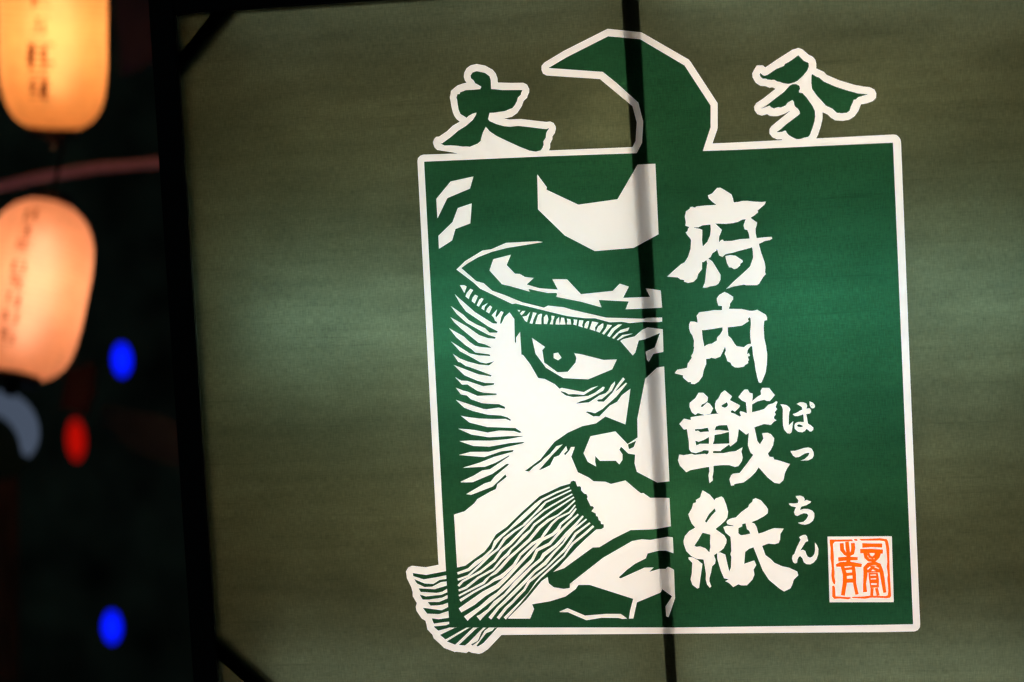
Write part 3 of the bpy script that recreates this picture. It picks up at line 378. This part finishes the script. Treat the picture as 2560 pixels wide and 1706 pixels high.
def slab(name, quad, y0, y1, m, parent=None, bev=0.0, off=OFF):
    """a four-cornered bar: quad of (x,z) on the sign, from depth y0 to y1"""
    bm = bmesh.new()
    a = [bm.verts.new((x + off.x, y0 + off.y, z + off.z)) for x, z in quad]
    b = [bm.verts.new((x + off.x, y1 + off.y, z + off.z)) for x, z in quad]
    bm.faces.new(a); bm.faces.new(b[::-1]); n = len(quad)
    for i in range(n): bm.faces.new((a[i], b[i], b[(i + 1) % n], a[(i + 1) % n]))
    if bev: bmesh.ops.bevel(bm, geom=list(bm.edges), offset=bev, segments=2, affect='EDGES')
    return from_bm(name, bm, m, parent)

# frame bars stand proud of the cloth
slab('frame_bar', [(-0.5461, 1.330), (-0.4933, 1.330), (-0.4764, -0.172), (-0.5275, -0.172)], -0.014, 0.040, M_BLACK, sign, 0.003)['label'] = 'upright left bar of the frame'
slab('frame_bar', [(-0.4928, 1.330), (1.300, 1.330), (1.300, 1.2440), (-0.4928, 1.2478)], -0.0125, 0.038, M_BLACK, sign, 0.003)['label'] = 'top bar of the frame'
slab('frame_bar', [(-0.5275, -0.174), (1.300, -0.174), (1.300, -0.224), (-0.5275, -0.224)], -0.0125, 0.038, M_BLACK, sign, 0.003)['label'] = 'bottom bar of the frame'
slab('frame_bar', [(1.302, 1.330), (1.352, 1.330), (1.352, -0.224), (1.302, -0.224)], -0.014, 0.040, M_BLACK, sign, 0.003)['label'] = 'upright right bar of the frame'
slab('corner_brace', [(-0.4134, 1.256), (-0.505, 1.156), (-0.505, 1.1090), (-0.3635, 1.256)], 0.004, 0.030, M_BLACK, sign)['label'] = 'diagonal brace behind top left corner'
slab('corner_brace', [(-0.4870, -0.000), (-0.4870, -0.049), (-0.350, -0.176), (-0.300, -0.176)], 0.004, 0.030, M_BLACK, sign)['label'] = 'diagonal brace behind bottom left corner'
# upright seen through the cloth
def lerp(p, q, z): t = (z - p[1]) / (q[1] - p[1]); return p[0] + (q[0] - p[0]) * t
pl = ((0.3967, 1.1733), (0.4202, 0.2637)); pm = ((0.4166, 1.1719), (0.4298, 0.2635)); prr = ((0.4271, 1.1750), (0.4422, 0.2598))
zt, zb = 1.243, -0.172
slab('post', [(lerp(*pl, zt), zt), (lerp(*pm, zt), zt), (lerp(*pm, zb), zb), (lerp(*pl, zb), zb)], 0.009, 0.024, M_POST, sign)['label'] = 'dark upright behind the cloth, seen as a silhouette'
slab('post', [(lerp(*pm, zt) + .0005, zt), (lerp(*prr, zt) + .002, zt), (lerp(*prr, zb) + .002, zb), (lerp(*pm, zb) + .0005, zb)], 0.013, 0.045, M_REAR, sign)['label'] = 'second paler upright just behind the first'
# box behind the cloth
YB = 0.40
slab('back_panel', [(-0.54, 1.32), (1.345, 1.32), (1.345, -0.22), (-0.54, -0.22)], YB, YB + 0.012, M_PLY, sign)
slab('side_panel', [(-0.540, 1.32), (-0.528, 1.32), (-0.528, -0.22), (-0.540, -0.22)], 0.041, YB - .001, M_PLY, sign)
slab('side_panel', [(1.333, 1.32), (1.345, 1.32), (1.345, -0.22), (1.333, -0.22)], 0.041, YB - .001, M_PLY, sign)
slab('top_panel', [(-0.527, 1.32), (1.332, 1.32), (1.332, 1.308), (-0.527, 1.308)], 0.041, YB - .001, M_PLY, sign)
slab('bottom_panel', [(-0.527, -0.208), (1.332, -0.208), (1.332, -0.22), (-0.527, -0.22)], 0.041, YB - .001, M_PLY, sign)

def bulb(x, z, y, r, m, lab):
    bm = bmesh.new(); bmesh.ops.create_icosphere(bm, subdivisions=3, radius=r, matrix=Matrix.Translation((x + OFF.x, y, z + OFF.z)))
    t = from_bm('bulb', bm, m, sign, True); t['label'] = lab
    bm = bmesh.new()
    bmesh.ops.create_cone(bm, cap_ends=True, segments=20, radius1=r * .6, radius2=r * .5, depth=r * 1.2, matrix=Matrix.Translation((x + OFF.x, y + r * 1.4, z + OFF.z)) @ Matrix.Rotation(math.pi / 2, 4, 'X'))
    from_bm('socket', bm, M_CAP, t); return t
def tube_lamp(x0, x1, z, y, r, m, lab):
    bm = bmesh.new()
    bmesh.ops.create_cone(bm, cap_ends=True, segments=20, radius1=r, radius2=r, depth=x1 - x0,
        matrix=Matrix.Translation(((x0 + x1) / 2 + OFF.x, y, z + OFF.z)) @ Matrix.Rotation(math.pi / 2, 4, 'Y'))
    t = from_bm('lamp_tube', bm, m, sign, True); t['label'] = lab
    for xe in (x0 - .008, x1 + .008):
        bm = bmesh.new()
        bmesh.ops.create_cone(bm, cap_ends=True, segments=20, radius1=r * 1.1, radius2=r * 1.1, depth=0.016,
            matrix=Matrix.Translation((xe + OFF.x, y, z + OFF.z)) @ Matrix.Rotation(math.pi / 2, 4, 'Y'))
        from_bm('end_cap', bm, M_CAP, t)
    return t
M_DIFF = cloth_mat('added_frosted_diffuser', (0.62, 0.62, 0.60), 0.0, (0.30, 0.30, 0.29), 0.0, 0.03, 0.0)  # unseen sheet added to hide the tubes and spread their light
me = bpy.data.meshes.new("added_diffuser_sheet"); me.from_pydata([(x + OFF.x, 0.19, z + OFF.z) for x, z in ((-0.526, 1.306), (1.331, 1.306), (1.331, -0.206), (-0.526, -0.206))], [], [(0, 1, 2, 3)])
link("added_diffuser_sheet", me, M_DIFF, sign)
tube_lamp(-0.42, 0.34, 0.62, 0.32, 0.016, glow('cool', 40), 'cool lamp tube, upper left row')
tube_lamp(0.50, 1.26, 0.62, 0.32, 0.016, glow('cool', 36), 'cool lamp tube, upper right row')
tube_lamp(-0.05, 0.38, 0.42, 0.34, 0.016, glow('neutral', 14), 'neutral lamp tube, lower left row')
tube_lamp(0.46, 1.20, 0.42, 0.34, 0.016, glow('neutral', 13), 'neutral lamp tube, lower right row')
tube_lamp(-0.42, 0.38, 1.27, 0.28, 0.016, glow('neutral', 8), 'neutral lamp tube at top left')
tube_lamp(0.46, 1.26, 1.27, 0.28, 0.016, glow('neutral', 18), 'neutral lamp tube at top right')
tube_lamp(-0.42, 0.38, -0.13, 0.28, 0.016, glow('neutral', 12), 'neutral lamp tube at bottom left')
tube_lamp(0.46, 1.26, -0.13, 0.28, 0.016, glow('neutral', 18), 'neutral lamp tube at bottom right')
tube_lamp(-0.42, 1.26, 1.00, 0.35, 0.012, glow('warm', 10), 'added warm lamp tube along the upper third')  # unseen warm tubes added to lift the dim upper and lower bands
tube_lamp(-0.42, 1.26, 0.18, 0.35, 0.012, glow('warm', 10), 'added warm lamp tube along the lower third')
bulb(0.36, 0.98, 0.30, 0.04, glow('warm', 18), 'warm bulb above centre, beside the upright')
bulb(0.44, 0.20, 0.30, 0.04, glow('warm', 26), 'warm bulb below centre, beside the upright')
bulb(0.86, 1.02, 0.30, 0.04, glow('warm', 14), 'warm bulb at upper right')
bulb(0.02, 0.14, 0.30, 0.04, glow('warm', 14), 'warm bulb at lower left')

# ---------------------------------------------------------------- paper lanterns
def paper(name, rgb, see=0.11):
    m, nt, out = mat(name)
    nz = ramp(nt, noise(nt, objcoord(nt, (1, 1, 1)), 16, 4), 0.88, 1.10)
    ct = N(nt, 'ShaderNodeVectorMath', operation='SCALE'); ct.inputs[0].default_value = rgb
    nt.links.new(nz, ct.inputs['Scale'])
    tr = N(nt, 'ShaderNodeBsdfTranslucent'); nt.links.new(ct.outputs[0], tr.inputs['Color'])
    df = N(nt, 'ShaderNodeBsdfDiffuse'); nt.links.new(ct.outputs[0], df.inputs['Color'])
    mx = N(nt, 'ShaderNodeMixShader'); mx.inputs[0].default_value = 0.30
    nt.links.new(tr.outputs[0], mx.inputs[1]); nt.links.new(df.outputs[0], mx.inputs[2])
    rf = N(nt, 'ShaderNodeBsdfRefraction'); rf.inputs['IOR'].default_value = 1.35; rf.inputs['Roughness'].default_value = 1.0
    rf.inputs['Color'].default_value = (rgb[0], rgb[1] * 1.25, rgb[2] * 2.1, 1)
    m1 = mx; mx = N(nt, 'ShaderNodeMixShader'); mx.inputs[0].default_value = see
    nt.links.new(m1.outputs[0], mx.inputs[1]); nt.links.new(rf.outputs[0], mx.inputs[2])
    nt.links.new(mx.outputs[0], out.inputs['Surface']); return m

def thin_ink():
    m, nt, out = mat('thin_brush_ink')
    a = N(nt, 'ShaderNodeBsdfDiffuse'); a.inputs['Color'].default_value = (0.03, 0.015, 0.01, 1)
    b = N(nt, 'ShaderNodeBsdfTransparent'); b.inputs['Color'].default_value = (0.75, 0.58, 0.45, 1)
    x = N(nt, 'ShaderNodeMixShader'); nt.links.new(ramp(nt, noise(nt, objcoord(nt, (1, 1, 1)), 25, 3), 0.45, 0.9), x.inputs[0])
    nt.links.new(a.outputs[0], x.inputs[1]); nt.links.new(b.outputs[0], x.inputs[2]); nt.links.new(x.outputs[0], out.inputs['Surface'])
    return m
M_INKD = thin_ink()
M_RING = solid('black_lacquer', (0.006, 0.005, 0.005), 0.3, spec=0.5)
M_BULB = emit('warm_bulb_glow', (1.0, 0.62, 0.32), 7.6)
M_CORD = solid('dark_cord', (0.02, 0.02, 0.02), 0.9)

def lathe(prof, seg=64, ribs=0):
    bm = bmesh.new(); rows = []
    for r, z in prof:
        rows.append([bm.verts.new((r * math.cos(2 * math.pi * i / seg), r * math.sin(2 * math.pi * i / seg), z)) for i in range(seg)])
    for a, b in zip(rows, rows[1:]):
        for i in range(seg): bm.faces.new((a[i], a[(i + 1) % seg], b[(i + 1) % seg], b[i]))
    return bm

def lantern(loc, rot, R, Hh, rgb, label, power, strokes, topdome=4.2, cp=2.8):
    t = empty('paper_lantern', loc, label, 'lantern', 'paper lanterns hanging in the dark left of the sign')
    t.rotation_euler = rot
    def rad(z):
        u = abs(z) / (Hh / 2); ro = 0.42 * R if z < 0 else 0.35 * R
        c, e = (cp, cp * 1.6) if z < 0 else (2.2, topdome)
        return max(ro, R * (1 - min(1, u) ** e) ** (1 / c))
    prof = []; n = 150
    for i in range(n + 1):
        z = -Hh / 2 + Hh * i / n
        prof.append((rad(z) * (1 - 0.022 * abs(math.sin(math.pi * i / 5))), z))
    o = from_bm('paper_shade', lathe(prof, 72), paper('lantern_paper', rgb), t, True)
    for z, h in ((-Hh / 2, 0.02), (Hh / 2, 0.02)):
        rr = rad(z) + .004
        pr = [(rr, z - h), (rr + .008, z - h), (rr + .008, z + h), (rr, z + h), (rr, z - h)]
        g = from_bm('end_ring', lathe(pr, 40), M_RING, t, True)
        g['label'] = 'black ring at the %s opening' % ('bottom' if z < 0 else 'top')
    bm = bmesh.new()
    bmesh.ops.create_cone(bm, cap_ends=True, segments=32, radius1=rad(-Hh / 2) * 1.02, radius2=rad(-Hh / 2) * 1.02, depth=0.012, matrix=Matrix.Translation((0, 0, -Hh / 2 - .012)))
    bmesh.ops.create_cone(bm, cap_ends=True, segments=12, radius1=.020, radius2=.034, depth=0.05, matrix=Matrix.Translation((0, 0, -Hh / 2 - .042)))
    from_bm('base_plate', bm, M_RING, t, True)
    bm = bmesh.new(); bmesh.ops.create_icosphere(bm, subdivisions=3, radius=0.075)
    for v in bm.verts: v.co.z *= 3.2
    from_bm('bulb', bm, power, t, True)
    # brush writing: short dark strokes lying on the paper, running down the front
    bm = bmesh.new()
    for (a0, zc, wa, hz) in strokes:
        pts = []
        for da, dz in ((-.5, -.5), (.5, -.35), (.5, .5), (-.5, .35)):
            pts.append((a0 + wa * da, zc + hz * dz))
        k = 4; g0 = []
        for j in range(k + 1):
            row = []
            for i in range(k + 1):
                s, w = i / k, j / k
                a = (pts[0][0] * (1 - s) + pts[1][0] * s) * (1 - w) + (pts[3][0] * (1 - s) + pts[2][0] * s) * w
                z = (pts[0][1] * (1 - s) + pts[1][1] * s) * (1 - w) + (pts[3][1] * (1 - s) + pts[2][1] * s) * w
                r = rad(z) + 0.003
                row.append(bm.verts.new((r * math.sin(a), -r * math.cos(a), z)))
            g0.append(row)
        for j in range(k):
            for i in range(k): bm.faces.new((g0[j][i], g0[j][i + 1], g0[j + 1][i + 1], g0[j + 1][i]))
    from_bm('brush_writing', bm, M_INKD, t)
    bm = bmesh.new()
    bmesh.ops.create_cone(bm, cap_ends=True, segments=10, radius1=.006, radius2=.006, depth=0.5, matrix=Matrix.Translation((0, 0, Hh / 2 + .25)))
    from_bm('hanging_cord', bm, M_CORD, t)
    return t

def glyph(a, z, w, h, seed, n=6):
    "strokes of one brush character centred at angle a, height z"
    q = random.Random(seed); out = []
    for i in range(n):
        if i % 2 == 0: out.append((a + q.uniform(-.12, .12) * w, z + h * (i / (n - 1) - .5) * .8, w * q.uniform(.6, 1.0), h * .11))
        else: out.append((a + q.uniform(-.35, .35) * w, z + q.uniform(-.2, .2) * h, w * .16, h * q.uniform(.5, .9)))
    return out

s1 = []
for i, z in enumerate((0.30, 0.21, 0.12, 0.025)): s1 += glyph(.16, z, .36, .07, i, 5)
s1 += glyph(.16, -.085, .55, .11, 9, 9) + glyph(.14, -.19, .50, .10, 12, 9)
lantern((-1.805, 2.3, 1.68), (math.radians(9), math.radians(7), math.radians(2)), 0.195, 0.72, (0.95, 0.50, 0.20),
        'tall glowing orange paper lantern cut off by the top edge of the photo', M_BULB, s1, 7)
s2 = []
for i in range(8): s2 += glyph(.16 + .01 * i, 0.235 - .066 * i, .34, .060, 20 + i, 7)
lantern((-1.945, 2.3, 0.735), (math.radians(-17), math.radians(7.5), math.radians(-2)), 0.203, 0.69, (0.88, 0.47, 0.33),
        'pinkish orange paper lantern hanging below the dim pole, leaning to the right', M_BULB, s2, 3.4)

# ---------------------------------------------------------------- things far behind in the dark
def led(loc, sx, sz, m, label, group=None):
    t = empty('signal_lamp', loc, label, 'lamp', group)
    bm = bmesh.new(); bmesh.ops.create_uvsphere(bm, u_segments=20, v_segments=14, radius=1.0)
    for v in bm.verts: v.co = Vector((v.co.x * sx, v.co.y * sx, v.co.z * sz))
    from_bm('lens', bm, m, t, True)
    bm = bmesh.new()
    bmesh.ops.create_cone(bm, cap_ends=True, segments=20, radius1=sx * 1.05, radius2=sx * .8, depth=sx, matrix=Matrix.Translation((0, sx * 1.1, 0)) @ Matrix.Rotation(math.pi / 2, 4, 'X'))
    from_bm('housing', bm, M_BLACK, t)
    return t
M_BLUE = emit('blue_lamp_glow', (0.001, 0.008, 1.0), 1.9)
M_RED = emit('red_lamp_glow', (1.0, 0.008, 0.003), 0.42)
led((-5.6745, 12, 0.0075), .092, .155, M_BLUE, 'upper blurred blue lamp, just below and right of the lower lantern', 'blue lamps')
led((-5.9596, 12, -2.9234), .092, .150, M_BLUE, 'lower blurred blue lamp, near the bottom of the photo', 'blue lamps')
led((-6.2509, 12, -0.8493), .095, .21, M_RED, 'blurred red lamp below the lower lantern')
# dim pole crossing behind the lanterns
M_PINK = solid('dull_pink_paint', (0.38, 0.30, 0.62), 0.7)
def pole(name, pts, r, m, label, cat):
    bm = bmesh.new(); rows = []; seg = 14
    for i, p in enumerate(pts):
        a = Vector(pts[max(i - 1, 0)]); b = Vector(pts[min(i + 1, len(pts) - 1)]); d = (b - a).normalized()
        u = d.cross(Vector((0, 1, 0))).normalized(); w = d.cross(u)
        rows.append([bm.verts.new(Vector(p) + (u * math.cos(2 * math.pi * k / seg) + w * math.sin(2 * math.pi * k / seg)) * r) for k in range(seg)])
    for a, b in zip(rows, rows[1:]):
        for k in range(seg): bm.faces.new((a[k], a[(k + 1) % seg], b[(k + 1) % seg], b[k]))
    bm.faces.new(rows[0]); bm.faces.new(rows[-1][::-1])
    return tag(from_bm(name, bm, m, None, True), label, cat)
pole('pole', [(-3.4, 2.75, 0.98), (-2.6, 2.75, 1.12), (-2.33, 2.75, 1.155), (-2.1, 2.75, 1.19), (-1.86, 2.75, 1.215), (-1.6, 2.75, 1.222), (-0.9, 2.75, 1.25)], .019, M_PINK,
     'dim pinkish pole crossing behind between the two lanterns', 'pole')
# round rimmed board under the lower lantern; rim's pale light put in as emission
M_RIM = emit('pale_blue_rim_glow', (0.065, 0.085, 0.125), 0.9)
M_DISC = solid('dark_green_board', (0.02, 0.06, 0.04), 0.6)
rb = empty('round_board', (-2.60, 3.2, 0.085), 'blurred round dark board with pale blue rim given a weak glow under the lower lantern', 'round sign')
bm = bmesh.new(); rows = []
for i in range(41):
    a = math.radians(-28 + 150 * i / 40); w = 0.058 * math.sin(math.pi * min(1, max(0.04, (i + 1) / 42))) ** .5
    rows.append([bm.verts.new(((.160 + w * c) * math.cos(a), d, (.160 + w * c) * math.sin(a))) for c, d in ((-1, -.01), (1, -.01), (1, .01), (-1, .01))])
for a, b in zip(rows, rows[1:]):
    for i in range(4): bm.faces.new((a[i], a[(i + 1) % 4], b[(i + 1) % 4], b[i]))
bm.faces.new(rows[0]); bm.faces.new(rows[-1][::-1])
from_bm('rim', bm, M_RIM, rb)
bm = bmesh.new()
bmesh.ops.create_cone(bm, cap_ends=True, segments=48, radius1=.19, radius2=.19, depth=.012, matrix=Matrix.Translation((0, .02, 0)) @ Matrix.Rotation(math.pi / 2, 4, 'X'))
from_bm('board', bm, M_DISC, rb)
# dark house fronts closing the street
M_W1 = solid('dark_rendered_wall', (0.14, 0.20, 0.13), 0.9, 0, .8, 1.2)
M_W2 = solid('brown_timber_wall', (0.22, 0.10, 0.06), 0.9, 0, .4, 3, (6, 1, 1))
Z0 = Vector((0, 0, 0))
tag(slab('house_front', [(-14, 9), (-3.2, 9), (-3.2, -7), (-14, -7)], 16.0, 17.0, M_W1, None, 0, Z0), 'almost black house front far behind the lanterns, its right part behind the sign', 'building')
M_A1 = solid('brown_canvas', (0.08, 0.04, 0.035), 0.9, 0, .3, 5)
M_A2 = solid('grey_green_canvas', (0.10, 0.13, 0.13), 0.9, 0, .3, 5)
M_A3 = solid('grey_violet_board', (0.15, 0.13, 0.19), 0.9, 0, .3, 3)
tag(slab('awning', [(-2.341, 0.369), (-2.205, 0.4), (-2.219, 0.255), (-2.258, 0.155), (-2.38, 0.196)], 3.4, 3.44, M_A1, None, 0, Z0), 'dim brown scrap of awning between the lower lantern and the red lamp', 'awning')
tag(slab('banner', [(-2.45, 0.161), (-1.979, 0.046), (-1.992, -0.193), (-2.297, -0.084), (-2.456, 0.061)], 4.0, 4.03, M_A2, None, 0, Z0), 'dark grey green banner edge beside the red lamp, next to the frame', 'banner')
tag(slab('hanging_board', [(-2.341, 2.234), (-2.099, 2.217), (-2.118, 1.878), (-2.333, 1.81)], 4.2, 4.24, M_A3, None, 0, Z0), 'dim grey violet board beside the upper lantern at top edge', 'board')
tag(slab('timber_screen', [(-3.374, -0.13), (-3.216, -0.134), (-3.286, -1.415), (-3.463, -1.535)], 4.6, 4.64, M_W2, None, 0, Z0), 'dim brown timber screen at the lower left edge', 'screen')
